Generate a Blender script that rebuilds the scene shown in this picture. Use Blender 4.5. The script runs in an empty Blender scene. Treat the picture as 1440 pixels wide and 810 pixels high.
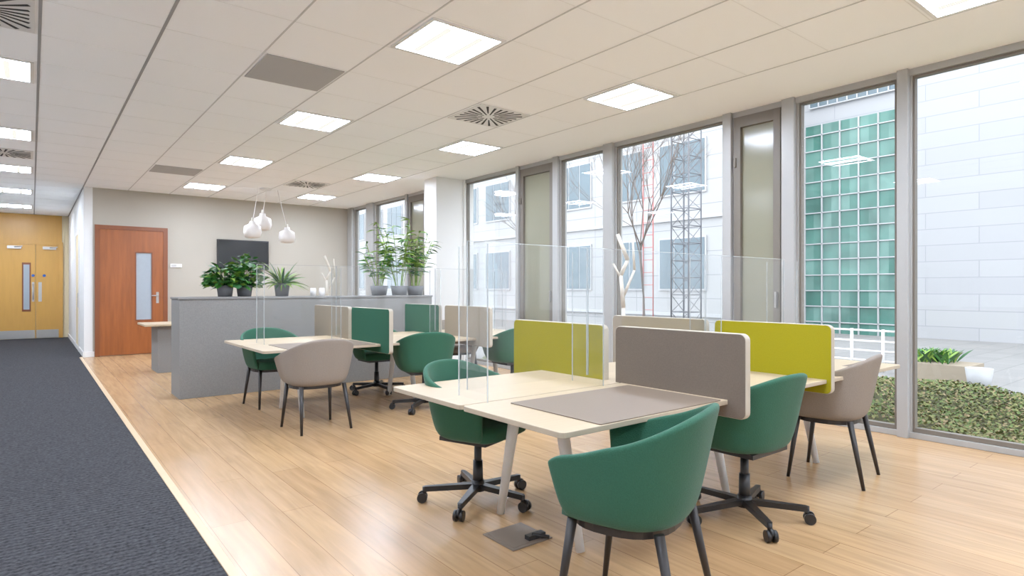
import bpy, bmesh, math, random
from mathutils import Vector, Matrix
random.seed(7)
scene = bpy.context.scene
scene.view_settings.view_transform = 'Standard'
scene.view_settings.look = 'None'
scene.view_settings.exposure = 1.42
scene.view_settings.gamma = 1.12
try:
    scene.view_settings.use_white_balance = True
    scene.view_settings.white_balance_temperature = 6050
    scene.view_settings.white_balance_tint = 10
except Exception:
    pass

# ------------------------------------------------------------------ materials
def srgb(r, g, b):
    def f(c):
        c /= 255.0
        return c/12.92 if c <= 0.04045 else ((c+0.055)/1.055)**2.4
    return (f(r), f(g), f(b), 1.0)

def mat(name, col, rough=0.6, metal=0.0, noise=0.0, nscale=20.0, stretch=(1, 1, 1), bump=0.0, spec=0.5, sheen=0.0):
    m = bpy.data.materials.new(name); m.use_nodes = True
    nt = m.node_tree; b = nt.nodes['Principled BSDF']
    b.inputs['Roughness'].default_value = rough
    b.inputs['Metallic'].default_value = metal
    b.inputs['Specular IOR Level'].default_value = spec
    b.inputs['Base Color'].default_value = col
    if sheen: b.inputs['Sheen Weight'].default_value = sheen
    tc = nt.nodes.new('ShaderNodeTexCoord'); mp = nt.nodes.new('ShaderNodeMapping')
    mp.inputs['Scale'].default_value = stretch
    nt.links.new(tc.outputs['Object'], mp.inputs['Vector'])
    n = nt.nodes.new('ShaderNodeTexNoise'); n.inputs['Scale'].default_value = nscale
    n.inputs['Detail'].default_value = 4
    nt.links.new(mp.outputs['Vector'], n.inputs['Vector'])
    if noise > 0:
        mx = nt.nodes.new('ShaderNodeMix'); mx.data_type = 'RGBA'
        k = 1-noise; l = 1+noise*0.6
        mx.inputs[6].default_value = (col[0]*k, col[1]*k, col[2]*k, 1)
        mx.inputs[7].default_value = (min(col[0]*l, 1), min(col[1]*l, 1), min(col[2]*l, 1), 1)
        nt.links.new(n.outputs['Fac'], mx.inputs[0])
        nt.links.new(mx.outputs[2], b.inputs['Base Color'])
    if bump > 0:
        bp = nt.nodes.new('ShaderNodeBump'); bp.inputs['Strength'].default_value = bump
        bp.inputs['Distance'].default_value = 0.005
        nt.links.new(n.outputs['Fac'], bp.inputs['Height']); nt.links.new(bp.outputs['Normal'], b.inputs['Normal'])
    return m

def emis(name, col, s):
    m = bpy.data.materials.new(name); m.use_nodes = True
    nt = m.node_tree; nt.nodes.clear()
    e = nt.nodes.new('ShaderNodeEmission'); e.inputs[0].default_value = col; e.inputs[1].default_value = s
    o = nt.nodes.new('ShaderNodeOutputMaterial'); nt.links.new(e.outputs[0], o.inputs[0])
    return m

def glassy(name, tint, refl=0.08, rough=0.0, diffuse=0.0, fk=0.35):
    m = bpy.data.materials.new(name); m.use_nodes = True
    nt = m.node_tree; nt.nodes.clear()
    t = nt.nodes.new('ShaderNodeBsdfTransparent'); t.inputs[0].default_value = tint
    g = nt.nodes.new('ShaderNodeBsdfGlossy'); g.inputs['Roughness'].default_value = rough
    lw = nt.nodes.new('ShaderNodeLayerWeight'); lw.inputs[0].default_value = 0.25
    mul = nt.nodes.new('ShaderNodeMath'); mul.operation = 'MULTIPLY_ADD'
    mul.inputs[1].default_value = fk; mul.inputs[2].default_value = refl*0.4
    nt.links.new(lw.outputs['Fresnel'], mul.inputs[0])
    mx = nt.nodes.new('ShaderNodeMixShader')
    nt.links.new(mul.outputs[0], mx.inputs[0]); nt.links.new(t.outputs[0], mx.inputs[1]); nt.links.new(g.outputs[0], mx.inputs[2])
    out = mx
    if diffuse > 0:
        d = nt.nodes.new('ShaderNodeBsdfDiffuse'); d.inputs[0].default_value = (0.85, 0.88, 0.88, 1)
        m2 = nt.nodes.new('ShaderNodeMixShader'); m2.inputs[0].default_value = diffuse
        nt.links.new(mx.outputs[0], m2.inputs[1]); nt.links.new(d.outputs[0], m2.inputs[2]); out = m2
    o = nt.nodes.new('ShaderNodeOutputMaterial'); nt.links.new(out.outputs[0], o.inputs[0])
    return m

def brickmat(name, c1, c2, mortar, bw, bh, ms, axes='YZ', offset=0.0, rough=0.5, bias=0.0, grain=None, spec=0.5, freq=2):
    m = bpy.data.materials.new(name); m.use_nodes = True
    nt = m.node_tree; b = nt.nodes['Principled BSDF']; b.inputs['Roughness'].default_value = rough
    b.inputs['Specular IOR Level'].default_value = spec
    tc = nt.nodes.new('ShaderNodeTexCoord'); sp = nt.nodes.new('ShaderNodeSeparateXYZ'); cb = nt.nodes.new('ShaderNodeCombineXYZ')
    nt.links.new(tc.outputs['Object'], sp.inputs[0])
    nt.links.new(sp.outputs['XYZ'.index(axes[0])], cb.inputs[0]); nt.links.new(sp.outputs['XYZ'.index(axes[1])], cb.inputs[1])
    br = nt.nodes.new('ShaderNodeTexBrick'); nt.links.new(cb.outputs[0], br.inputs['Vector'])
    br.offset = offset; br.offset_frequency = freq
    br.inputs['Color1'].default_value = c1; br.inputs['Color2'].default_value = c2; br.inputs['Mortar'].default_value = mortar
    br.inputs['Scale'].default_value = 1; br.inputs['Mortar Size'].default_value = ms; br.inputs['Mortar Smooth'].default_value = 0.1
    br.inputs['Bias'].default_value = bias; br.inputs['Brick Width'].default_value = bw; br.inputs['Row Height'].default_value = bh
    last = br.outputs['Color']
    if grain:
        mp = nt.nodes.new('ShaderNodeMapping'); mp.inputs['Scale'].default_value = grain[0]
        nt.links.new(tc.outputs['Object'], mp.inputs['Vector'])
        n = nt.nodes.new('ShaderNodeTexNoise'); n.inputs['Scale'].default_value = grain[1]; n.inputs['Detail'].default_value = 6
        n.inputs['Distortion'].default_value = 0.6
        nt.links.new(mp.outputs['Vector'], n.inputs['Vector'])
        rr = nt.nodes.new('ShaderNodeValToRGB')
        rr.color_ramp.elements[0].position = 0.3; rr.color_ramp.elements[0].color = (grain[2],)*3+(1,)
        rr.color_ramp.elements[1].position = 0.7; rr.color_ramp.elements[1].color = (1, 1, 1, 1)
        nt.links.new(n.outputs['Fac'], rr.inputs[0])
        mx = nt.nodes.new('ShaderNodeMix'); mx.data_type = 'RGBA'; mx.blend_type = 'MULTIPLY'; mx.inputs[0].default_value = 1
        nt.links.new(last, mx.inputs[6]); nt.links.new(rr.outputs[0], mx.inputs[7]); last = mx.outputs[2]
    nt.links.new(last, b.inputs['Base Color'])
    return m

M = {}
M['ceil'] = mat('ceiling_tile', srgb(250, 251, 252), 0.9, noise=0.012, nscale=80, bump=0.1)
M['tbar'] = mat('ceiling_grid_bar', srgb(198, 198, 198), 0.6)
M['tbar2'] = mat('ceiling_tile_joint', srgb(234, 234, 234), 0.6)
M['gap'] = mat('ceiling_shadow_gap', srgb(150, 149, 148), 0.8)
M['wallb'] = mat('painted_wall_greige', srgb(176, 169, 155), 0.85, noise=0.03, nscale=3)
M['wallw'] = mat('painted_wall_white', srgb(230, 229, 226), 0.85, noise=0.02, nscale=3)
M['wally'] = mat('painted_wall_cream', srgb(222, 206, 168), 0.85, noise=0.03, nscale=3)
M['floor'] = brickmat('oak_plank_floor', srgb(196, 158, 112), srgb(184, 145, 100), srgb(142, 106, 70), 2.2, 0.19, 0.0018, 'YX', 0.37, 0.27, grain=((9, 0.7, 1), 2.5, 0.72), spec=0.5)
M['trimwood'] = mat('threshold_strip', srgb(208, 182, 144), 0.4, noise=0.08)
M['alu'] = mat('window_aluminium', srgb(170, 170, 168), 0.4, 0.15, noise=0.03)
M['taupe'] = mat('window_taupe_frame', srgb(112, 105, 95), 0.5, noise=0.04)
M['taupeglass'] = mat('vent_panel_glass', srgb(138, 136, 116), 0.15, noise=0.08, nscale=1.5)
M['glass'] = glassy('window_glass', (0.985, 0.99, 0.988, 1), 0.05, fk=0.15)
M['acrylic'] = glassy('clear_acrylic', (0.988, 0.992, 0.992, 1), 0.03, diffuse=0.01, fk=0.08)
M['acryledge'] = glassy('acrylic_edge', (0.88, 0.91, 0.92, 1), 0.3, diffuse=0.3)
M['white'] = mat('white_paint', srgb(232, 230, 227), 0.4, noise=0.02)
M['whitem'] = mat('white_metal', srgb(222, 221, 218), 0.35, noise=0.02)
M['oak'] = mat('light_oak_veneer', srgb(188, 168, 136), 0.42, noise=0.14, nscale=4, stretch=(1, 14, 1))
M['deskedge'] = mat('desk_edge', srgb(180, 165, 142), 0.5, noise=0.05)
M['mat'] = mat('desk_pad_leather', srgb(120, 104, 88), 0.6, noise=0.04, nscale=60)
M['green'] = mat('green_wool', srgb(48, 94, 73), 0.9, noise=0.24, nscale=200, bump=0.35, sheen=0.1, spec=0.2)
M['green2'] = mat('green_screen_fabric', srgb(46, 92, 71), 0.95, noise=0.18, nscale=160, bump=0.2, spec=0.2)
M['beige'] = mat('greige_wool', srgb(144, 134, 124), 0.9, noise=0.2, nscale=200, bump=0.35, spec=0.2)
M['greys'] = mat('taupe_screen_fabric', srgb(116, 105, 94), 0.95, noise=0.18, nscale=160, bump=0.2, spec=0.2)
M['yellow'] = mat('chartreuse_screen_fabric', srgb(156, 147, 18), 0.95, noise=0.12, nscale=160, bump=0.2, spec=0.2)
M['beiges'] = mat('beige_screen_fabric', srgb(148, 136, 118), 0.95, noise=0.14, nscale=160, bump=0.2, spec=0.2)
M['piping'] = mat('screen_edge_piping', srgb(180, 171, 154), 0.8, noise=0.05)
M['darkwood'] = mat('dark_stained_leg', srgb(34, 29, 27), 0.45, noise=0.2, nscale=12, stretch=(6, 6, 1))
M['black'] = mat('black_plastic', srgb(20, 19, 20), 0.4, noise=0.1)
M['planter'] = mat('planter_grey_felt', srgb(134, 132, 129), 0.95, noise=0.24, nscale=90, bump=0.2, spec=0.2)
M['door'] = mat('cherry_door_veneer', srgb(154, 84, 34), 0.35, noise=0.45, nscale=2.2, stretch=(9, 9, 0.8))
M['doorframe'] = mat('cherry_door_frame', srgb(126, 68, 31), 0.4, noise=0.15, nscale=3, stretch=(9, 9, 1))
M['door2'] = mat('maple_door_veneer', srgb(206, 154, 68), 0.35, noise=0.12, nscale=2.2, stretch=(6, 6, 0.8))
M['frost'] = mat('frosted_glass', srgb(160, 170, 178), 0.25, noise=0.05)
M['steel'] = mat('brushed_steel', srgb(190, 188, 184), 0.3, 0.8, noise=0.05)
M['tv'] = mat('tv_screen', srgb(26, 27, 28), 0.2)
M['blue'] = mat('sign_blue', srgb(30, 80, 160), 0.4)
M['potg'] = mat('grey_pot', srgb(98, 98, 100), 0.6, noise=0.1)
M['leaf'] = mat('leaf_green', srgb(56, 116, 36), 0.5, noise=0.4, nscale=9)
M['leafd'] = mat('leaf_dark', srgb(32, 82, 34), 0.5, noise=0.4, nscale=9)
M['leafl'] = mat('leaf_light', srgb(122, 156, 50), 0.5, noise=0.4, nscale=9)
M['birch'] = mat('birch_pole', srgb(210, 203, 188), 0.6, noise=0.1)
M['lampw'] = mat('opal_lamp', srgb(222, 217, 212), 0.4)
M['vent'] = mat('vent_dark', srgb(40, 39, 39), 0.8)
M['greyp'] = mat('grey_speaker_panel', srgb(172, 171, 170), 0.8, noise=0.1, nscale=400)
M['light'] = emis('panel_light', (0.90, 0.955, 1.06, 1), 21.0)
M['lightc'] = emis('panel_light_core', (1.0, 0.92, 0.76, 1), 0.40)
M['facade'] = brickmat('white_facade_panels', srgb(158, 157, 156), srgb(153, 153, 153), srgb(122, 123, 126), 2.4, 0.9, 0.015, 'YZ', 0.0, 0.6)
M['facade2'] = brickmat('white_wall_panels', srgb(155, 155, 156), srgb(150, 150, 152), srgb(134, 135, 139), 3.0, 0.55, 0.014, 'YZ', 0.5, 0.6)
M['bwin'] = mat('building_window_glass', srgb(84, 100, 108), 0.15, noise=0.35, nscale=0.7)
M['bframe'] = mat('building_window_frame', srgb(166, 166, 167), 0.5)
M['teal'] = brickmat('teal_curtain_glass', srgb(62, 112, 100), srgb(108, 146, 136), srgb(160, 170, 166), 0.66, 0.6, 0.0, 'YZ', 0.0, 0.12, bias=-0.1, grain=((1, 1, 1), 0.9, 0.5), spec=0.35)
M['paving'] = brickmat('paving', srgb(132, 130, 127), srgb(124, 122, 120), srgb(106, 105, 103), 0.6, 0.6, 0.01, 'XY', 0.5, 0.8)
M['red'] = mat('red_steel', srgb(172, 92, 86), 0.5, noise=0.05)
M['mast'] = mat('mast_steel', srgb(92, 93, 98), 0.5, noise=0.05)
M['bark'] = mat('bark', srgb(100, 89, 82), 0.9, noise=0.2)
M['hedge'] = mat('hedge_core', srgb(72, 72, 42), 0.95, noise=0.5, nscale=12)
M['hl1'] = mat('hedge_leaf_olive', srgb(108, 110, 56), 0.8, noise=0.3, nscale=8)
M['hl2'] = mat('hedge_leaf_rust', srgb(134, 116, 80), 0.8, noise=0.3, nscale=8)
M['hl3'] = mat('hedge_leaf_green', srgb(80, 100, 42), 0.8, noise=0.3, nscale=8)
M['steelp'] = mat('floorbox_plate', srgb(118, 104, 90), 0.5, 0.2)
M['grass'] = mat('lawn', srgb(98, 110, 66), 0.95, noise=0.4, nscale=20)

# carpet
cm = mat('charcoal_carpet', srgb(62, 63, 70), 0.98, spec=0.1)
nt = cm.node_tree; b = nt.nodes['Principled BSDF']
tc = nt.nodes.new('ShaderNodeTexCoord')
wv = nt.nodes.new('ShaderNodeTexWave'); wv.wave_type = 'BANDS'; wv.bands_direction = 'Y'
wv.inputs['Scale'].default_value = 7; wv.inputs['Distortion'].default_value = 5; wv.inputs['Detail'].default_value = 3; wv.inputs['Detail Scale'].default_value = 5
ns = nt.nodes.new('ShaderNodeTexNoise'); ns.inputs['Scale'].default_value = 90; ns.inputs['Detail'].default_value = 4
mpc = nt.nodes.new('ShaderNodeMapping'); mpc.inputs['Scale'].default_value = (0.6, 0.6, 1)
nt.links.new(tc.outputs['Object'], wv.inputs['Vector']); nt.links.new(tc.outputs['Object'], mpc.inputs['Vector']); nt.links.new(mpc.outputs[0], ns.inputs['Vector'])
ad = nt.nodes.new('ShaderNodeMath'); ad.operation = 'MULTIPLY_ADD'; ad.inputs[1].default_value = 0.28
nt.links.new(wv.outputs['Fac'], ad.inputs[0]); nt.links.new(ns.outputs['Fac'], ad.inputs[2])
cr = nt.nodes.new('ShaderNodeValToRGB')
cr.color_ramp.elements[0].position = 0.35; cr.color_ramp.elements[0].color = srgb(34, 34, 36)
cr.color_ramp.elements[1].position = 1.0; cr.color_ramp.elements[1].color = srgb(78, 78, 81)
nt.links.new(ad.outputs[0], cr.inputs[0]); nt.links.new(cr.outputs[0], b.inputs['Base Color'])
bp = nt.nodes.new('ShaderNodeBump'); bp.inputs['Strength'].default_value = 0.5; bp.inputs['Distance'].default_value = 0.004
nt.links.new(ad.outputs[0], bp.inputs['Height']); nt.links.new(bp.outputs[0], b.inputs['Normal'])
M['carpet'] = cm

# ------------------------------------------------------------------ mesh builder
class MB:
    def __init__(s): s.bm = bmesh.new(); s.mats = []
    def mi(s, k):
        m = M[k]
        if m not in s.mats: s.mats.append(m)
        return s.mats.index(m)
    def box(s, x0, x1, y0, y1, z0, z1, k, rz=0, piv=None):
        i = s.mi(k)
        vs = [s.bm.verts.new((x, y, z)) for x in (x0, x1) for y in (y0, y1) for z in (z0, z1)]
        for f in ((0, 1, 3, 2), (4, 6, 7, 5), (0, 4, 5, 1), (2, 3, 7, 6), (0, 2, 6, 4), (1, 5, 7, 3)):
            fc = s.bm.faces.new([vs[j] for j in f]); fc.material_index = i
        if rz:
            p = Vector(piv) if piv else Vector(((x0+x1)/2, (y0+y1)/2, 0))
            bmesh.ops.rotate(s.bm, verts=vs, cent=p, matrix=Matrix.Rotation(rz, 3, 'Z'))
        return vs
    def tube(s, p0, p1, r0, r1, k, seg=12, caps=True):
        i = s.mi(k); p0 = Vector(p0); p1 = Vector(p1); d = p1-p0; L = d.length
        if L < 1e-6: return
        q = Vector((0, 0, 1)).rotation_difference(d.normalized()).to_matrix().to_4x4()
        r = bmesh.ops.create_cone(s.bm, cap_ends=caps, segments=seg, radius1=r0, radius2=r1, depth=L,
                                  matrix=Matrix.Translation((p0+p1)/2) @ q)
        fs = set(f for v in r['verts'] for f in v.link_faces)
        for f in fs:
            f.material_index = i; f.smooth = len(f.verts) == 4 and seg > 5
    def prism(s, pts, lift, k, kside=None):
        i = s.mi(k); j = s.mi(kside) if kside else i; lift = Vector(lift)
        a = [s.bm.verts.new(p) for p in pts]; b_ = [s.bm.verts.new(Vector(p)+lift) for p in pts]
        s.bm.faces.new(a[::-1]).material_index = i; s.bm.faces.new(b_).material_index = i
        n = len(pts)
        for t in range(n):
            f = s.bm.faces.new((a[t], a[(t+1) % n], b_[(t+1) % n], b_[t])); f.material_index = j
    def revolve(s, prof, c, k, seg=28):
        i = s.mi(k); rings = []
        for (r, z) in prof:
            rings.append([s.bm.verts.new((c[0]+r*math.cos(2*math.pi*t/seg), c[1]+r*math.sin(2*math.pi*t/seg), c[2]+z)) for t in range(seg)])
        for a, b_ in zip(rings[:-1], rings[1:]):
            for t in range(seg):
                f = s.bm.faces.new((a[t], a[(t+1) % seg], b_[(t+1) % seg], b_[t])); f.material_index = i; f.smooth = True
    def leaf(s, base, d, L, W, k, droop=0.3, n=4):
        i = s.mi(k); d = Vector(d).normalized()
        side = d.cross(Vector((0, 0, 1)))
        if side.length < 1e-3: side = Vector((1, 0, 0))
        side.normalize(); rr = random.uniform(-0.8, 0.8)
        side = (Matrix.Rotation(rr, 3, d) @ side)
        p = Vector(base); prev = None
        for t in range(n+1):
            q = t/n
            w = W*math.sin(math.pi*min(1, 0.08+q*0.92))*(1 if t < n else 0)
            if t == 0: w = W*0.15
            a = s.bm.verts.new(p-side*w*0.5); c = s.bm.verts.new(p+side*w*0.5+Vector((0, 0, 0.0001)))
            if prev:
                f = s.bm.faces.new((prev[0], prev[1], c, a)); f.material_index = i; f.smooth = True
            prev = (a, c)
            d = (d+Vector((0, 0, -droop/n))).normalized(); p = p+d*(L/n)
    def obj(s, name, bevel=0, parent=None, subsurf=0, loc=None, normals=True):
        me = bpy.data.meshes.new(name)
        if normals: bmesh.ops.recalc_face_normals(s.bm, faces=s.bm.faces)
        s.bm.to_mesh(me); s.bm.free()
        for m in s.mats: me.materials.append(m)
        o = bpy.data.objects.new(name, me); scene.collection.objects.link(o)
        if bevel:
            bv = o.modifiers.new('bevel', 'BEVEL'); bv.width = bevel; bv.segments = 3; bv.limit_method = 'ANGLE'; bv.angle_limit = math.radians(40)
        if subsurf:
            sb = o.modifiers.new('sub', 'SUBSURF'); sb.levels = subsurf; sb.render_levels = subsurf
        if loc: o.location = loc
        if parent: o.parent = parent
        return o

def sbox(name, x0, x1, y0, y1, z0, z1, k, bevel=0):
    m = MB(); m.box(x0, x1, y0, y1, z0, z1, k); return m.obj(name, bevel)

# ------------------------------------------------------------------ room shell
H = 3.2
WX = 6.0; YB = 13.9; YE = 19.9; YF = -3.5; XL = -1.9
sbox('floor', 0.72, WX+0.25, YF, YB+0.15, -0.3, 0, 'floor')
m = MB(); m.box(XL, 0.70, YF, YE+0.2, -0.3, 0.0, 'carpet'); m.box(0.70, 0.77, YB+0.15, YE+0.2, -0.3, 0.0, 'carpet'); m.obj('floor_carpet')
sbox('trim_1', 0.695, 0.74, YF, YB, -0.01, 0.006, 'trimwood', 0.002)
m = MB()
m.box(XL-0.1, WX+0.25, YF-0.1, YB+0.2, H, H+0.2, 'ceil')
m.box(XL-0.1, 0.9, YB+0.2, YE+0.2, H, H+0.2, 'ceil')
xs = [0.045+0.71*i for i in range(-3, 8)]
for x in xs:
    if x < XL: continue
    strong = x in (xs[3], xs[4])
    w = 0.010 if strong else 0.006
    m.box(x-w, x+w, YF, YB if x > 0.8 else YE, H-0.004, H+0.001, 'gap' if strong else 'tbar')
y = 3.6475-0.705*10
while y < YE:
    m.box(XL, xs[-1] if y < YB else 0.76, y-0.0025, y+0.0025, H-0.002, H+0.001, 'tbar2'); y += 0.705
m.obj('ceiling')
m = MB()
m.box(0.766, WX+0.2, YB, YB+0.15, 0, H, 'wallb'); m.obj('wall_back')
m = MB(); m.box(0.766, 0.9, YB+0.151, YE, 0, H, 'wallw'); m.box(0.764, 0.9, YB-0.002, YB+0.15, 0, H, 'wallw'); m.obj('wall_corridor')
sbox('wall_corridor_end', XL, 0.9, YE, YE+0.15, 0, H, 'wally')
sbox('wall_left', XL-0.15, XL, YF-0.1, YE, 0, H, 'wallw')
sbox('wall_front', XL, WX+0.2, YF-0.15, YF, 0, H, 'wallw')
sbox('column', 5.4, 5.94, 8.9, 9.3, 0, H, 'wallw')
m = MB(); m.box(0.77, 0.925, YB-0.018, YB, 0, 0.1, 'white'); m.box(2.15, 5.9, YB-0.018, YB, 0, 0.1, 'white'); m.obj('baseboard_back', 0.003)
m = MB(); m.box(0.748, 0.765, YB, YE-0.02, 0, 0.1, 'white'); m.obj('baseboard_corridor', 0.003)

# window wall -------------------------------------------------------
edges = [(-3.4, -2.0, 'g'), (-1.9, -0.7, 'g'), (-0.6, 0.55, 'g'), (0.62, 1.97, 'g'), (2.09, 2.96, 'g'), (3.14, 3.66, 'v'), (3.80, 5.36, 'g'), (5.59, 6.42, 'g'),
         (6.57, 7.33, 'v'), (7.42, 8.86, 'g'), (9.32, 10.15, 'g'), (10.24, 10.9, 'v'), (11.02, 12.42, 'g'), (12.9, 13.55, 'g')]
m = MB()
m.box(WX-0.03, WX+0.12, YF, YB, 0, 0.05, 'alu')
m.box(WX-0.03, WX+0.12, YF, YB, H-0.06, H, 'alu')
prev = YF
for a, b_, t in edges+[(YB, YB, 'x')]:
    if a > prev:
        cw = 8.8 < prev < 9
        c = (a+prev)/2; hw = (a-prev)/2
        if cw: m.box(WX-0.06, WX+0.14, prev, a, 0, H, 'wallw')
        else:
            m.box(WX-0.02, WX+0.10, prev, a, 0, H, 'alu')
            m.box(WX-0.07, WX-0.02, c-hw*0.72, c+hw*0.72, 0, H, 'alu')
    prev = b_
m.obj('window_frame_assembly', 0.004)
n = 0
for a, b_, t in edges:
    n += 1; m = MB(); g_ = 0.001
    a += g_; b_ -= g_; zb = 0.051; zt = H-0.061
    if t == 'g':
        f = 0.018
        for (y0, y1, z0, z1) in ((a, a+f, zb, zt), (b_-f, b_, zb, zt), (a+f, b_-f, zb, zb+f+0.02), (a+f, b_-f, zt-f, zt)):
            m.box(WX-0.01, WX+0.05, y0, y1, z0, z1, 'taupe')
        m.box(WX+0.015, WX+0.025, a+f, b_-f, zb+f, zt-f, 'glass')
    else:
        f = 0.075
        for (y0, y1, z0, z1) in ((a, a+f, zb, zt), (b_-f, b_, zb, zt), (a+f, b_-f, zb, zb+f+0.04), (a+f, b_-f, zt-f-0.04, zt)):
            m.box(WX-0.04, WX+0.06, y0, y1, z0, z1, 'taupe')
        m.box(WX+0.0, WX+0.03, a+f, b_-f, zb+f, zt-f, 'taupeglass')
        m.box(WX-0.075, WX-0.04, a+0.025, a+0.045, 1.1, 1.26, 'steel')
        m.box(WX-0.06, WX-0.04, b_-0.03, b_-0.002, 0.4, 0.5, 'taupe'); m.box(WX-0.06, WX-0.04, b_-0.03, b_-0.002, 2.6, 2.7, 'taupe')
    m.obj('window_%d' % n, 0.002)

# ceiling fixtures -------------------------------------------------
def ceiling_light(x, y):
    m = MB(); h = 0.325; w = 0.03
    m.box(x-h, x+h, y-h, y-h+w, H-0.012, H, 'whitem'); m.box(x-h, x+h, y+h-w, y+h, H-0.012, H, 'whitem')
    m.box(x-h, x-h+w, y-h+w, y+h-w, H-0.012, H, 'whitem'); m.box(x+h-w, x+h, y-h+w, y+h-w, H-0.012, H, 'whitem')
    m.box(x-h+w, x+h-w, y-h+w, y+h-w, H-0.006, H-0.001, 'light')
    for s_ in (-1, 1):
        m.box(x+s_*0.14-0.02, x+s_*0.14+0.02, y-h+w+0.05, y+h-w-0.05, H-0.02, H-0.008, 'lightc')
    m.obj('recessed_ceiling_light')
for yy in (1.18, 4.0, 6.82, 9.64, 12.46):
    ceiling_light(2.53, yy); ceiling_light(4.66, yy)
for yy in (-1.64, 1.18, 4.0, 6.82, 9.64, 12.46, 15.28, 18.1): ceiling_light(-0.31, yy)
ceiling_light(2.53, -1.64); ceiling_light(4.66, -1.64)

def diffuser(x, y):
    m = MB(); h = 0.325
    m.box(x-h, x+h, y-h, y+h, H-0.01, H, 'whitem')
    N = 24
    for i in range(N):
        a = 2*math.pi*(i+0.5)/N
        lim = (h-0.03)/max(abs(math.cos(a)), abs(math.sin(a)))
        r0 = 0.07 if i % 2 == 0 else 0.13; r1 = min(lim, 0.38)
        d = Vector((math.cos(a), math.sin(a), 0)); p = Vector((-d.y, d.x, 0))
        z = H-0.0105
        pts = [Vector((x, y, z))+d*r0-p*0.006, Vector((x, y, z))+d*r1-p*0.014, Vector((x, y, z))+d*r1+p*0.014, Vector((x, y, z))+d*r0+p*0.006]
        m.prism(pts, (0, 0, -0.002), 'vent')
    m.obj('ceiling_air_diffuser')
for p in ((3.95, 5.41), (3.95, 11.05), (-0.31, 5.41), (-0.31, 11.05)): diffuser(*p)
for p in ((1.82, 5.41), (1.82, 11.05)):
    m = MB(); m.box(p[0]-0.33, p[0]+0.33, p[1]-0.33, p[1]+0.33, H-0.01, H, 'greyp'); m.obj('ceiling_speaker_panel', 0.002)

# doors ------------------------------------------------------------
m = MB()
X0, X1 = 0.93, 2.14; f = 0.075; yb = YB-0.001
m.box(X0, X0+f, YB-0.05, yb, 0, 2.5, 'doorframe'); m.box(X1-f, X1, YB-0.05, yb, 0, 2.5, 'doorframe'); m.box(X0+f, X1-f, YB-0.05, yb, 2.5-f, 2.5, 'doorframe')
gx0, gx1, gz0, gz1 = 1.60, 1.86, 0.68, 1.99
for (a, b_, c, d) in ((X0+f, gx0, 0.01, 2.5-f), (gx1, X1-f, 0.01, 2.5-f), (gx0, gx1, 0.01, gz0), (gx0, gx1, gz1, 2.5-f)):
    m.box(a, b_, YB-0.035, yb, c, d, 'door')
m.box(gx0, gx1, YB-0.02, yb, gz0, gz1, 'frost')
for (a, b_, c, d) in ((gx0-.02, gx0, gz0-.02, gz1+.02), (gx1, gx1+.02, gz0-.02, gz1+.02), (gx0, gx1, gz0-.02, gz0), (gx0, gx1, gz1, gz1+.02)):
    m.box(a, b_, YB-0.043, YB-0.034, c, d, 'doorframe')
m.tube((1.96, YB-0.035, 1.15), (1.96, YB-0.09, 1.15), 0.012, 0.012, 'steel'); m.tube((1.97, YB-0.085, 1.15), (1.86, YB-0.085, 1.15), 0.011, 0.011, 'steel')
m.box(1.94, 1.985, YB-0.04, YB-0.034, 1.0, 1.22, 'steel')
m.obj('door_1')

m = MB()
ya = YE-0.001
m.box(-1.3, 0.62, ya-0.02, ya, 2.44, 3.19, 'door2')
m.box(-1.3, -1.22, ya-0.06, ya, 0, 2.5, 'door2'); m.box(0.56, 0.64, ya-0.06, ya, 0, 2.5, 'door2'); m.box(-1.22, 0.56, ya-0.06, ya, 2.42, 2.5, 'door2')
for (a, b_) in ((-1.22, 0.07), (0.08, 0.56)):
    m.box(a, b_, ya-0.045, ya, 0.01, 2.42, 'door2')
    m.box(a+0.01, b_-0.01, ya-0.048, ya-0.044, 0.01, 0.22, 'steel')
m.box(-0.20, -0.02, ya-0.055, ya-0.044, 0.7, 1.95, 'doorframe'); m.box(-0.17, -0.05, ya-0.058, ya-0.05, 0.75, 1.9, 'frost')
m.box(0.0, 0.05, ya-0.05, ya-0.044, 0.95, 1.45, 'steel'); m.box(0.13, 0.2, ya-0.05, ya-0.044, 0.95, 1.45, 'steel')
m.tube((0.025, ya-0.09, 1.0), (0.025, ya-0.09, 1.4), 0.012, 0.012, 'steel')
for xx in (0.025, 0.25): m.tube((xx, ya-0.052, 1.62), (xx, ya-0.045, 1.62), 0.035, 0.035, 'blue', 16)
for xx in (-0.35, 0.36):
    m.box(xx-0.14, xx+0.14, ya-0.1, ya-0.045, 2.3, 2.37, 'steel'); m.tube((xx, ya-0.09, 2.34), (xx+0.16, ya-0.2, 2.36), 0.012, 0.012, 'steel')
m.obj('door_2')
m = MB()
m.box(0.745, 0.765, 15.2, 15.28, 0, 2.5, 'white'); m.box(0.745, 0.765, 16.3, 16.38, 0, 2.5, 'white'); m.box(0.745, 0.765, 15.28, 16.3, 2.42, 2.5, 'white')
m.box(0.755, 0.765, 15.28, 16.3, 0.01, 2.42, 'wally'); m.box(0.735, 0.756, 15.34, 15.38, 0.9, 1.2, 'steel')
m.obj('door_3')

m = MB(); m.box(3.05, 4.10, YB-0.07, YB-0.03, 1.70, 2.33, 'black'); m.box(3.07, 4.08, YB-0.073, YB-0.068, 1.725, 2.31, 'tv')
m.box(3.4, 3.75, YB-0.03, YB-.001, 1.85, 2.15, 'black'); m.obj('wall_mounted_tv', 0.004)
m = MB(); m.box(2.19, 2.40, YB-0.02, YB-.001, 1.72, 1.79, 'white'); m.box(2.21, 2.3, YB-0.023, YB-0.019, 1.735, 1.775, 'steel'); m.obj('wall_thermostat', 0.003)

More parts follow.
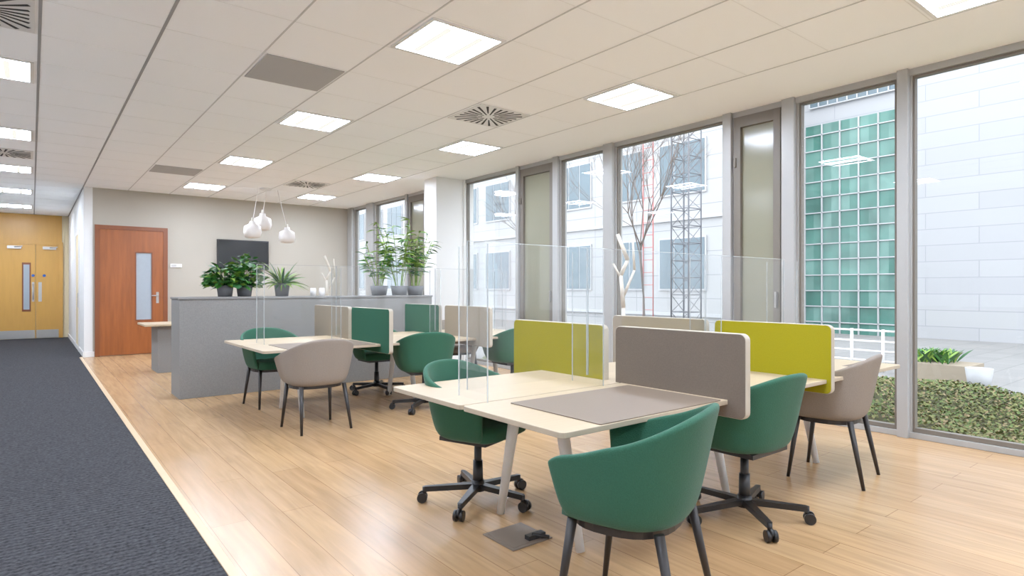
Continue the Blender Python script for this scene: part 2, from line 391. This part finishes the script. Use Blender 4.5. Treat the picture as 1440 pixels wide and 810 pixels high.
# ------------------------------------------------------------------ chairs
def build_shell(fab):
    bm = bmesh.new(); N = 36
    rows = [(.30, .27, .41, None), (.72, .72, .39, None), (.92, .90, .405, None), (1.0, 1.0, .445, None), (1.06, 1.08, None, .2), (1.11, 1.17, None, .45), (1.155, 1.26, None, .72), (1.185, 1.34, None, .92), (1.19, 1.365, None, 1.0)]
    grid = []
    for (kw, kd, z, q) in rows:
        r = []
        for i in range(N+1):
            t = -1+2*i/N; s_ = abs(t); sg = 1 if t >= 0 else -1
            W = .262*kw; D = .215*kd
            if s_ < .66:
                a = s_/.66*math.pi/2
                x = W*abs(math.sin(a))**.82; y = -D*abs(math.cos(a))**.82 - 0.0
            else:
                g = (s_-.66)/.34
                Lq = .20 if q is None else .20+.03*q
                x = W*(1-.06*g*g); y = g*Lq*(kw if q is None else 1)
            if q is None: zz = z
            else:
                c = max(0, min(1, (1-s_/.92))); c = c*c*(3-2*c); c = c**.75
                rim = .645+.165*c
                if s_ > .93: rim -= .03*(s_-.93)/.07
                zz = .445+(rim-.445)*q
            r.append(bm.verts.new((sg*x, y, zz)))
        grid.append(r)
    for a, b_ in zip(grid[:-1], grid[1:]):
        for i in range(N):
            f_ = bm.faces.new((a[i], a[i+1], b_[i+1], b_[i])); f_.smooth = True
    bmesh.ops.recalc_face_normals(bm, faces=bm.faces)
    me = bpy.data.meshes.new('shell_'+fab); bm.to_mesh(me); bm.free(); me.materials.append(M[fab]); return me

def build_cushion(fab):
    bm = bmesh.new(); N = 28; pts = []
    for i in range(N+1):
        t = -1+2*i/N; s_ = abs(t); sg = 1 if t >= 0 else -1; W = .25; D = .2
        if s_ < .66:
            a = s_/.66*math.pi/2; x = W*abs(math.sin(a))**.82; y = -D*abs(math.cos(a))**.82
        else:
            g = (s_-.66)/.34; x = W*(1-.08*g*g); y = g*.22
        pts.append((sg*x, y))
    pts += [(.15, .255), (0, .262), (-.15, .255)]
    lay = [(.92, .398), (1, .41), (1.0, .455), (.95, .475), (.75, .482), (.4, .48)]
    rings = [[bm.verts.new((x*k, y*k, z)) for (x, y) in pts] for (k, z) in lay]
    n = len(pts)
    for a, b_ in zip(rings[:-1], rings[1:]):
        for i in range(n):
            f_ = bm.faces.new((a[i], a[(i+1) % n], b_[(i+1) % n], b_[i])); f_.smooth = True
    bm.faces.new(rings[0][::-1]); bm.faces.new(rings[-1])
    bmesh.ops.recalc_face_normals(bm, faces=bm.faces)
    me = bpy.data.meshes.new('cushion_'+fab); bm.to_mesh(me); bm.free(); me.materials.append(M[fab]); return me

SH = {k: (build_shell(k), build_cushion(k)) for k in ('green', 'beige')}
def mesh_of(mb, name, bevel=0):
    o = mb.obj(name, bevel); me = o.data; bpy.data.objects.remove(o); return me
m = MB()
for sx in (-1, 1):
    m.tube((sx*.195, .17, .40), (sx*.225, .225, 0), .019, .011, 'darkwood', 14)
    m.tube((sx*.19, -.15, .40), (sx*.22, -.235, 0), .019, .011, 'darkwood', 14)
m.prism([(x*.86, y*.86-.0, .372) for (x, y) in [(.255*math.copysign(abs(math.cos(a))**.8, math.cos(a)), .03+.225*math.copysign(abs(math.sin(a))**.8, math.sin(a))) for a in [2*math.pi*i/32 for i in range(32)]]], (0, 0, .026), 'darkwood')
LEGS = mesh_of(m, 'leg_frame')
m = MB()
m.box(-.17, .17, -.15, .17, .372, .396, 'black')
m.tube((0, 0, .36), (0, 0, .375), .06, .08, 'black', 20)
m.tube((0, 0, .12), (0, 0, .37), .022, .022, 'black', 18); m.tube((0, 0, .07), (0, 0, .24), .032, .028, 'black', 18); m.tube((0, 0, .065), (0, 0, .125), .05, .035, 'black', 20)
for i in range(5):
    a = 2*math.pi*i/5+.3; d = Vector((math.cos(a), math.sin(a), 0)); p = Vector((-d.y, d.x, 0)); R = .31
    pts = [d*.03+p*.024+Vector((0, 0, .075)), d*R+p*.013+Vector((0, 0, .062)), d*R-p*.013+Vector((0, 0, .062)), d*.03-p*.024+Vector((0, 0, .075))]
    m.prism(pts, (0, 0, .03), 'black')
    m.tube(d*R+Vector((0, 0, .04)), d*R+Vector((0, 0, .09)), .012, .012, 'black', 10)
    w = d*(R+.012)+Vector((0, 0, .029))
    m.tube(w-p*.027, w-p*.007, .029, .029, 'black', 18); m.tube(w+p*.007, w+p*.027, .029, .029, 'black', 18)
    m.tube(w-p*.008+Vector((0, 0, .012)), w+p*.008+Vector((0, 0, .012)), .025, .025, 'black', 14)
SWIV = mesh_of(m, 'swivel_base')

def chair(x, y, ang, fab, swivel, sc=1.04, sz=None):
    e = bpy.data.objects.new('swivel_tub_chair' if swivel else 'tub_armchair', None)
    scene.collection.objects.link(e); e.location = (x, y, 0); e.rotation_euler = (0, 0, math.radians(ang-90)); e.scale = (sc+.02, sc, sz or sc)
    s_ = bpy.data.objects.new('shell', SH[fab][0]); scene.collection.objects.link(s_); s_.parent = e
    so = s_.modifiers.new('t', 'SOLIDIFY'); so.thickness = .03; so.offset = -1
    bv = s_.modifiers.new('s', 'SUBSURF'); bv.levels = 1; bv.render_levels = 2
    c = bpy.data.objects.new('seat_cushion', SH[fab][1]); scene.collection.objects.link(c); c.parent = e; c.scale = (.93, .93, 1)
    b_ = bpy.data.objects.new('swivel_base' if swivel else 'leg_frame', SWIV if swivel else LEGS); scene.collection.objects.link(b_); b_.parent = e
    return e
# cluster 1
chair(1.88, 1.58, 110, 'green', False, 1.05, 1.06)
chair(2.14, 3.04, -70, 'green', True)
chair(3.17, 1.88, 90, 'green', True)
chair(4.36, 1.92, 100, 'beige', False, 1.0, 1.06)
# cluster 2
chair(2.08, 5.57, 92, 'beige', False)
chair(2.12, 7.0, -85, 'green', False)
chair(3.32, 5.72, 75, 'green', True)
chair(3.40, 7.04, -90, 'green', True)
chair(4.58, 5.78, 85, 'green', True)
chair(4.62, 7.12, -90, 'beige', False)

# ------------------------------------------------------------------ desks
def rrect(x0, x1, y0, y1, r, z):
    pts = []
    for (cx, cy, a0) in ((x1-r, y1-r, 0), (x0+r, y1-r, 90), (x0+r, y0+r, 180), (x1-r, y0+r, 270)):
        for k in range(6):
            a = math.radians(a0+18*k); pts.append((cx+r*math.cos(a), cy+r*math.sin(a), z))
    return pts
def bench(y0, y1, x0=1.63, x1=5.07):
    yc = (y0+y1)/2
    e = bpy.data.objects.new('bench_desk', None); scene.collection.objects.link(e)
    m = MB()
    m.prism(rrect(x0, x1, y0, yc-.006, .03, .706), (0, 0, .024), 'oak', 'deskedge')
    m.prism(rrect(x0, x1, yc+.006, y1, .03, .706), (0, 0, .024), 'oak', 'deskedge')
    m.obj('desktop', 0.003, parent=e)
    m = MB()
    m.box(x0+.35, x1-.35, yc-.16, yc-.12, .655, .705, 'whitem'); m.box(x0+.35, x1-.35, yc+.12, yc+.16, .655, .705, 'whitem')
    for xx in (x0+.49, (x0+x1)/2+.05, x1-.49):
        m.box(xx-.03, xx+.03, yc-.5, yc+.5, .67, .705, 'whitem')
        for s_ in (-1, 1):
            m.tube((xx, yc+s_*.17, .69), (xx, yc+s_*.325, .0), .036, .022, 'whitem', 18)
    m.obj('leg_trestles', parent=e)
    return e
bench(1.74, 3.18); bench(5.66, 7.10)

def screen(x, y0, y1, z0, z1, k, t=.045):
    m = MB(); r = .035; pts = []
    for (cy, cz, a0) in ((y1-r, z1-r, 0), (y0+r, z1-r, 90), (y0+r, z0+r, 180), (y1-r, z0+r, 270)):
        for q in range(6):
            a = math.radians(a0+18*q); pts.append((x-t/2, cy+r*math.cos(a), cz+r*math.sin(a)))
    m.prism(pts, (t, 0, 0), k, 'piping'); m.obj('desk_divider_screen', 0.006)
screen(2.80, 1.64, 2.50, .64, 1.07, 'greys'); screen(2.80, 2.59, 3.49, .64, 1.07, 'yellow')
screen(3.89, 1.71, 2.53, .64, 1.07, 'yellow'); screen(3.89, 2.60, 3.51, .64, 1.07, 'beiges')
screen(2.80, 5.47, 6.38, .64, 1.09, 'green2'); screen(2.80, 6.46, 7.5, .64, 1.09, 'beiges')
screen(3.98, 5.40, 6.33, .64, 1.09, 'beiges'); screen(3.98, 6.46, 7.34, .64, 1.09, 'green2')

def pad(x, y, w, d):
    m = MB(); m.prism(rrect(x, x+w, y, y+d, .012, .7305), (0, 0, .004), 'mat'); m.obj('desk_pad')
pad(1.85, 1.745, .88, .61); pad(1.85, 5.665, .88, .6)

def acrylic(yc, x0, x1, xs_):
    e = bpy.data.objects.new('acrylic_divider', None); scene.collection.objects.link(e)
    m = MB(); z0 = .732; z1 = 1.54; t = .005
    segs = [x0]+xs_+[x1]
    for a, b_ in zip(segs[:-1], segs[1:]):
        m.box(a+.004, b_-.004, yc-t/2, yc+t/2, z0+.05, z1, 'acrylic')
        for q in (a+.004, b_-.007): m.box(q, q+.003, yc-t/2-.001, yc+t/2+.001, z0+.05, z1, 'acryledge')
        m.box(a+.004, b_-.004, yc-t/2-.001, yc+t/2+.001, z1-.002, z1+.001, 'acryledge')
    m.obj('clear_panels', parent=e)
    m = MB()
    for q in [x0+.04]+xs_+[x1-.04]:
        m.box(q-t/2, q+t/2, yc-.13, yc+.13, z0, z1-.02, 'acrylic')
        for yy in (yc-.13, yc+.127): m.box(q-t/2-.001, q+t/2+.001, yy, yy+.003, z0, z1-.02, 'acryledge')
    m.obj('clear_support_fins', parent=e)
acrylic(2.56, 1.73, 4.92, [2.60, 3.80]); acrylic(6.42, 1.78, 4.92, [2.62, 3.88])

# floor box
m = MB(); m.box(1.86, 2.12, 2.34, 2.60, 0, .006, 'steelp'); m.box(1.88, 2.10, 2.36, 2.58, .004, .008, 'steelp')
m.box(1.99, 2.10, 2.37, 2.41, .006, .03, 'black'); m.tube((2.02, 2.39, .03), (2.09, 2.33, .018), .010, .010, 'black')
m.obj('floor_power_box', 0.002)

# planter, plants, back table ----------------------------------------
m = MB(); m.box(1.345, 4.74, 7.94, 8.46, 0, 1.165, 'planter'); m.box(1.335, 4.75, 7.93, 8.47, 1.165, 1.19, 'planter'); m.obj('planter_partition', 0.004)
m = MB(); m.box(1.32, 3.2, 10.5, 11.3, .72, .75, 'oak'); m.box(1.5, 3.0, 10.6, 11.2, 0, .72, 'planter'); m.obj('meeting_table', 0.004)

def pot(m, x, y, z, r, h):
    m.revolve([(0.001, 0), (r*.8, 0), (r, h), (r*.93, h), (r*.9, h-.02), (.001, h-.02)], (x, y, z), 'potg')
def bush(name, x, y, z, R, hgt, n, keys, L=(.08, .16), W=.05):
    m = MB(); pot(m, x, y, z, .10, .14)
    for i in range(n):
        a = random.uniform(0, 6.283); q = random.random()**.5*R; zz = z+.12+random.uniform(.0, hgt)*(1-(q/R)**2*.5)
        top = Vector((x+q*math.cos(a), y+q*math.sin(a)*.7, zz)); base = Vector((x+.2*q*math.cos(a), y+.2*q*math.sin(a), z+.12))
        if i % 3 == 0: m.tube(base, top, .003, .002, 'leafd', 5)
        d = Vector((math.cos(a+random.uniform(-.8, .8)), math.sin(a+random.uniform(-.8, .8)), random.uniform(-.2, .9)))
        m.leaf(top, d, random.uniform(*L), W*random.uniform(.8, 1.3), random.choice(keys), .6)
    m.obj(name, normals=False)
PZ = 1.192
bush('potted_foliage_plant', 1.90, 8.2, PZ, .22, .30, 330, ['leaf', 'leafd', 'leaf', 'leafl'], (.07, .14), .05)
bush('potted_foliage_plant', 2.14, 8.24, PZ, .20, .45, 330, ['leaf', 'leafd', 'leaf', 'leafl'], (.07, .14), .045)
def spiky(name, x, y, z, n, L, keys, W=.02):
    m = MB(); pot(m, x, y, z, .1, .17)
    for i in range(n):
        a = random.uniform(0, 6.283); el = random.uniform(.35, 1.4)
        d = Vector((math.cos(a)*math.cos(el), math.sin(a)*math.cos(el), math.sin(el)))
        m.leaf((x+.03*math.cos(a), y+.03*math.sin(a), z+.14), d, L*random.uniform(.6, 1.1), W, random.choice(keys), 1.2, 7)
    m.obj(name, normals=False)
spiky('potted_spider_plant', 2.60, 8.2, PZ, 90, .36, ['leafd', 'leaf', 'leafl'], .026)
def bamboo(name, x, y, z, hgt, n, keys):
    m = MB(); pot(m, x, y, z, .13, .14)
    for i in range(n):
        a = random.uniform(0, 6.283); lean = random.uniform(.05, .32)
        p = Vector((x+.05*math.cos(a), y+.05*math.sin(a), z+.12)); d = Vector((math.cos(a)*lean, math.sin(a)*lean, 1)).normalized(); L = hgt*random.uniform(.55, 1)
        k = 9
        for j in range(k):
            p2 = p+d*(L/k); m.tube(p, p2, .005, .0045, 'leafl', 6)
            for _ in range(3):
                if j > 1:
                    b2 = random.uniform(0, 6.283)
                    m.leaf(p2, (math.cos(b2), math.sin(b2), random.uniform(.1, .8)), random.uniform(.1, .2), .032, random.choice(keys), .8)
            p = p2; d = (d+Vector((math.cos(a)*.02, math.sin(a)*.02, 0))).normalized()
    m.obj(name, normals=False)
bamboo('potted_bamboo_plant', 4.00, 8.2, PZ, .66, 10, ['leaf', 'leafl', 'leaf'])
bamboo('potted_bamboo_plant', 4.33, 8.2, PZ, 1.08, 12, ['leafl', 'leaf', 'leafl'])
bamboo('potted_bamboo_plant', 4.60, 8.2, PZ, .95, 12, ['leafd', 'leaf', 'leafl'])
for xx in (3.0, 3.12):
    m = MB(); m.revolve([(.001, 0), (.035, 0), (.04, .05), (.035, .11), (.03, .11), (.034, .05), (.03, .01), (.001, .01)], (xx, 8.15, PZ), 'lampw', 18); m.obj('ceramic_cup')

# coat stands
def coat_stand(x, y, h, ang):
    m = MB(); m.revolve([(.001, 0), (.19, 0), (.19, .015), (.03, .03), (.001, .03)], (x, y, 0), 'birch', 28)
    c = math.cos(ang); s_ = math.sin(ang)
    P = lambda u, z: Vector((x+u*c, y+u*s_, z))
    chain = [P(0, .02), P(.0, h*.55), P(-.03, h*.75), P(.05, h*.84), P(-.07, h)]
    for a, b_ in zip(chain[:-1], chain[1:]): m.tube(a, b_, .026, .022, 'birch', 12)
    m.tube(P(0, h*.62), P(.13, h*.78), .018, .015, 'birch', 12); m.tube(P(.13, h*.78), P(.11, h*.97), .016, .012, 'birch', 12)
    m.tube(P(-.02, h*.72), P(-.12, h*.82), .015, .011, 'birch', 12)
    m.obj('branch_coat_stand', 0)
coat_stand(5.5, 4.82, 1.94, -.7); coat_stand(4.67, 11.86, 1.95, -.3)

# pendant cluster
e = bpy.data.objects.new('pendant_lamp_cluster', None); scene.collection.objects.link(e)
m = MB(); rose = (3.5, 12.0); m.tube((rose[0], rose[1], H-.03), (rose[0], rose[1], H-.001), .1, .11, 'whitem', 24)
def jar(m, c, s_=1.0):
    m.revolve([(.001, .15*s_), (.05*s_, .15*s_), (.06*s_, .10*s_), (.15*s_, .05*s_), (.165*s_, -.06*s_), (.14*s_, -.15*s_), (.09*s_, -.17*s_), (.001, -.17*s_)], c, 'lampw')
for c, s_ in (((3.26, 12.0, 2.41), .98), ((3.53, 12.3, 2.60), 1.02), ((3.90, 12.0, 2.34), .94)):
    jar(m, c, s_)
    m.tube((rose[0]+(c[0]-rose[0])*.55, rose[1], H-.01), (c[0], c[1], c[2]+.13), .006, .006, 'white', 6)
    m.tube((c[0], c[1], c[2]+.13*s_), (c[0], c[1], c[2]+.22*s_), .028, .02, 'birch', 12)
m.obj('opal_pendants', parent=e)

# ------------------------------------------------------------------ outside
sbox('ground_courtyard', 6.2, 60, -30, 80, -.6, -.42, 'paving')
m = MB(); m.box(6.4, 10.6, -8, 12, -.419, -.40, 'grass'); m.obj('ground_lawn')
m = MB()
m.box(20, 24, 12.6, 60, -.42, 18, 'facade')
for j in range(16):
    y0 = 13.4+j*3.0
    for r_ in range(4):
        z0 = 1.2+r_*3.75
        m.box(19.93, 20.02, y0, y0+2.2, z0, z0+2.1, 'bframe')
        for q in range(3): m.box(19.91, 19.95, y0+.06+q*.71, y0+.71+q*.71, z0+.07, z0+2.03, 'bwin')
for r_ in range(4): m.box(19.88, 20.0, 12.6, 60, .2+r_*3.75, .32+r_*3.75, 'bframe')
m.obj('office_building_facade')
m = MB()
m.box(24, 26, -20, 12.6, -.42, 20, 'facade2')
m.box(23.85, 24.0, 8.25, 11.55, -.42, 7.6, 'teal')
y = 8.25
while y < 11.6: m.box(23.78, 23.88, y-.02, y+.02, -.42, 7.6, 'bframe'); y += .66
z = 0.0
while z < 7.65: m.box(23.78, 23.88, 8.25, 11.58, z-.018, z+.018, 'bframe'); z += .6
m.box(23.9, 24.0, 8.25, 11.4, 8.3, 9.5, 'bwin')
y = 8.25
while y < 11.45: m.box(23.85, 23.95, y-.02, y+.02, 8.3, 9.5, 'bframe'); y += .35
for zz in (8.3, 8.7, 9.1, 9.5): m.box(23.85, 23.95, 8.25, 11.4, zz-.02, zz+.02, 'bframe')
for k in range(5): m.box(23.95, 24.02, 6.6-k*1.6, 7.6-k*1.6, 9.7, 10.4, 'bwin')
m.obj('glass_atrium_building')

# lattice mast
m = MB(); cx, cy, w = 15, 10.75, .3
for sx in (-1, 1):
    for sy in (-1, 1): m.tube((cx+sx*w, cy+sy*w, -.42), (cx+sx*w, cy+sy*w, 7.2), .025, .025, 'mast', 6)
z = -.4
while z < 7.0:
    for (a, b_) in (((-1, -1), (1, -1)), ((1, -1), (1, 1)), ((1, 1), (-1, 1)), ((-1, 1), (-1, -1))):
        m.tube((cx+a[0]*w, cy+a[1]*w, z), (cx+b_[0]*w, cy+b_[1]*w, z), .014, .014, 'mast', 5)
        m.tube((cx+a[0]*w, cy+a[1]*w, z), (cx+b_[0]*w, cy+b_[1]*w, z+.5), .010, .010, 'mast', 5)
    z += .5
m.obj('lattice_mast')
m = MB()
for yy in (12.35, 12.75): m.tube((15.5, yy, -.42), (15.5, yy, 7), .02, .02, 'red', 6)
z = -.2
while z < 6.9: m.tube((15.5, 12.35, z), (15.5, 12.75, z), .012, .012, 'red', 5); z += .4
m.obj('access_ladder')

def tree(x, y, z, L, seed):
    random.seed(seed); m = MB()
    def br(p, d, l, r, n):
        q = p+d*l; m.tube(p, q, r, r*.74, 'bark', 6 if r > .01 else 4, caps=False)
        if n == 0: return
        for i in range(random.choice((2, 2, 3))):
            v = Vector((random.uniform(-1, 1), random.uniform(-1, 1), random.uniform(-.1, .9))).normalized()
            br(q, (d+v*.62).normalized(), l*random.uniform(.68, .88), r*.68, n-1)
    br(Vector((x, y, z)), Vector((0, .03, 1)).normalized(), L, L*.024, 7); m.obj('bare_tree')
tree(11.5, 9.4, -.42, 1.5, 5); tree(12.5, 13.2, -.42, 1.4, 11)

# hedge
random.seed(3)
HX = 9.9
def hz(x, y):
    ex = min(1, max(0, (x-6.22)/.3))*min(1, max(0, (HX-x)/.9)); ey = min(1, max(0, (y-1.15)/1.2))*min(1, max(0, (9.5-y)/.8))
    return -.42+.52*(max(0, ex*ey))**.4+.05*math.sin(x*2.1+y*1.3)*ex
m = MB(); i_ = m.mi('hedge'); nx, ny = 30, 60; g = []
for a in range(nx+1):
    g.append([m.bm.verts.new((6.22+(HX-6.22)*a/nx, 1.15+8.35*b_/ny, hz(6.22+(HX-6.22)*a/nx, 1.15+8.35*b_/ny)-.03)) for b_ in range(ny+1)])
for a in range(nx):
    for b_ in range(ny): m.bm.faces.new((g[a][b_], g[a+1][b_], g[a+1][b_+1], g[a][b_+1])).material_index = i_
for k in range(42000):
    x = random.uniform(6.26, HX-.05); y = 1.2+8.2*random.random()**1.6; z = hz(x, y)
    if z < -.35 and random.random() < .4: continue
    a = random.uniform(0, 6.283); d = Vector((math.cos(a), math.sin(a), random.uniform(.0, 1.0))).normalized(); s_ = random.uniform(.022, .046)
    p = Vector((-math.sin(a), math.cos(a), random.uniform(-.4, .4)))
    c = Vector((x, y, z+random.uniform(-.02, .05)))
    f_ = m.bm.faces.new([m.bm.verts.new(v) for v in (c, c+d*s_*.5+p*s_*.4, c+d*s_, c+d*s_*.5-p*s_*.4)])
    f_.material_index = m.mi(random.choice(('hl1', 'hl1', 'hl2', 'hl3', 'hl3')))
m.obj('garden_hedge', normals=False)

# courtyard furniture
m = MB()
for yy in (5.0, 5.6, 6.2): m.tube((13.6, yy, -.42), (13.6, yy, .45), .03, .03, 'white', 10)
for zz in (.42, .2, 0.0, -.2): m.tube((13.6, 4.7, zz), (13.6, 6.2, zz), .02, .02, 'white', 8)
m.tube((13.6, 4.7, -.42), (13.6, 4.7, .45), .03, .03, 'white', 10)
m.obj('white_railing')
m = MB(); m.box(13.0, 13.9, 3.4, 4.5, -.42, -.1, 'beiges')
for k in range(120):
    a = random.uniform(0, 6.283); m.leaf((13.45+random.uniform(-.35, .35), 4.1+random.uniform(-.35, .35), -.11), (math.cos(a), math.sin(a), 1.6), .38, .05, random.choice(('leaf', 'leafd', 'leafl')), .6)
m.obj('courtyard_planter_box', normals=False)
for (xx, yy) in ((12.6, 3.15),):
    m = MB(); m.revolve([(.001, 0), (.15, 0), (.2, .36), (.17, .36), (.15, .32), (.001, .32)], (xx, yy, -.42), 'bframe', 20); m.obj('white_plant_pot')

# ------------------------------------------------------------------ lighting
w = bpy.data.worlds.new('overcast_sky'); scene.world = w; w.use_nodes = True
bg = w.node_tree.nodes['Background']; bg.inputs[0].default_value = (0.93, 0.965, 1.0, 1); bg.inputs[1].default_value = 1.85

cam = bpy.data.cameras.new('camera'); co = bpy.data.objects.new('camera', cam); scene.collection.objects.link(co)
cam.lens = 853/1440*36; cam.sensor_width = 36; cam.clip_start = 0.05; cam.clip_end = 300
co.location = (0, 0, 1.3); co.rotation_euler = (math.radians(90), 0, math.radians(-38.36))
scene.camera = co
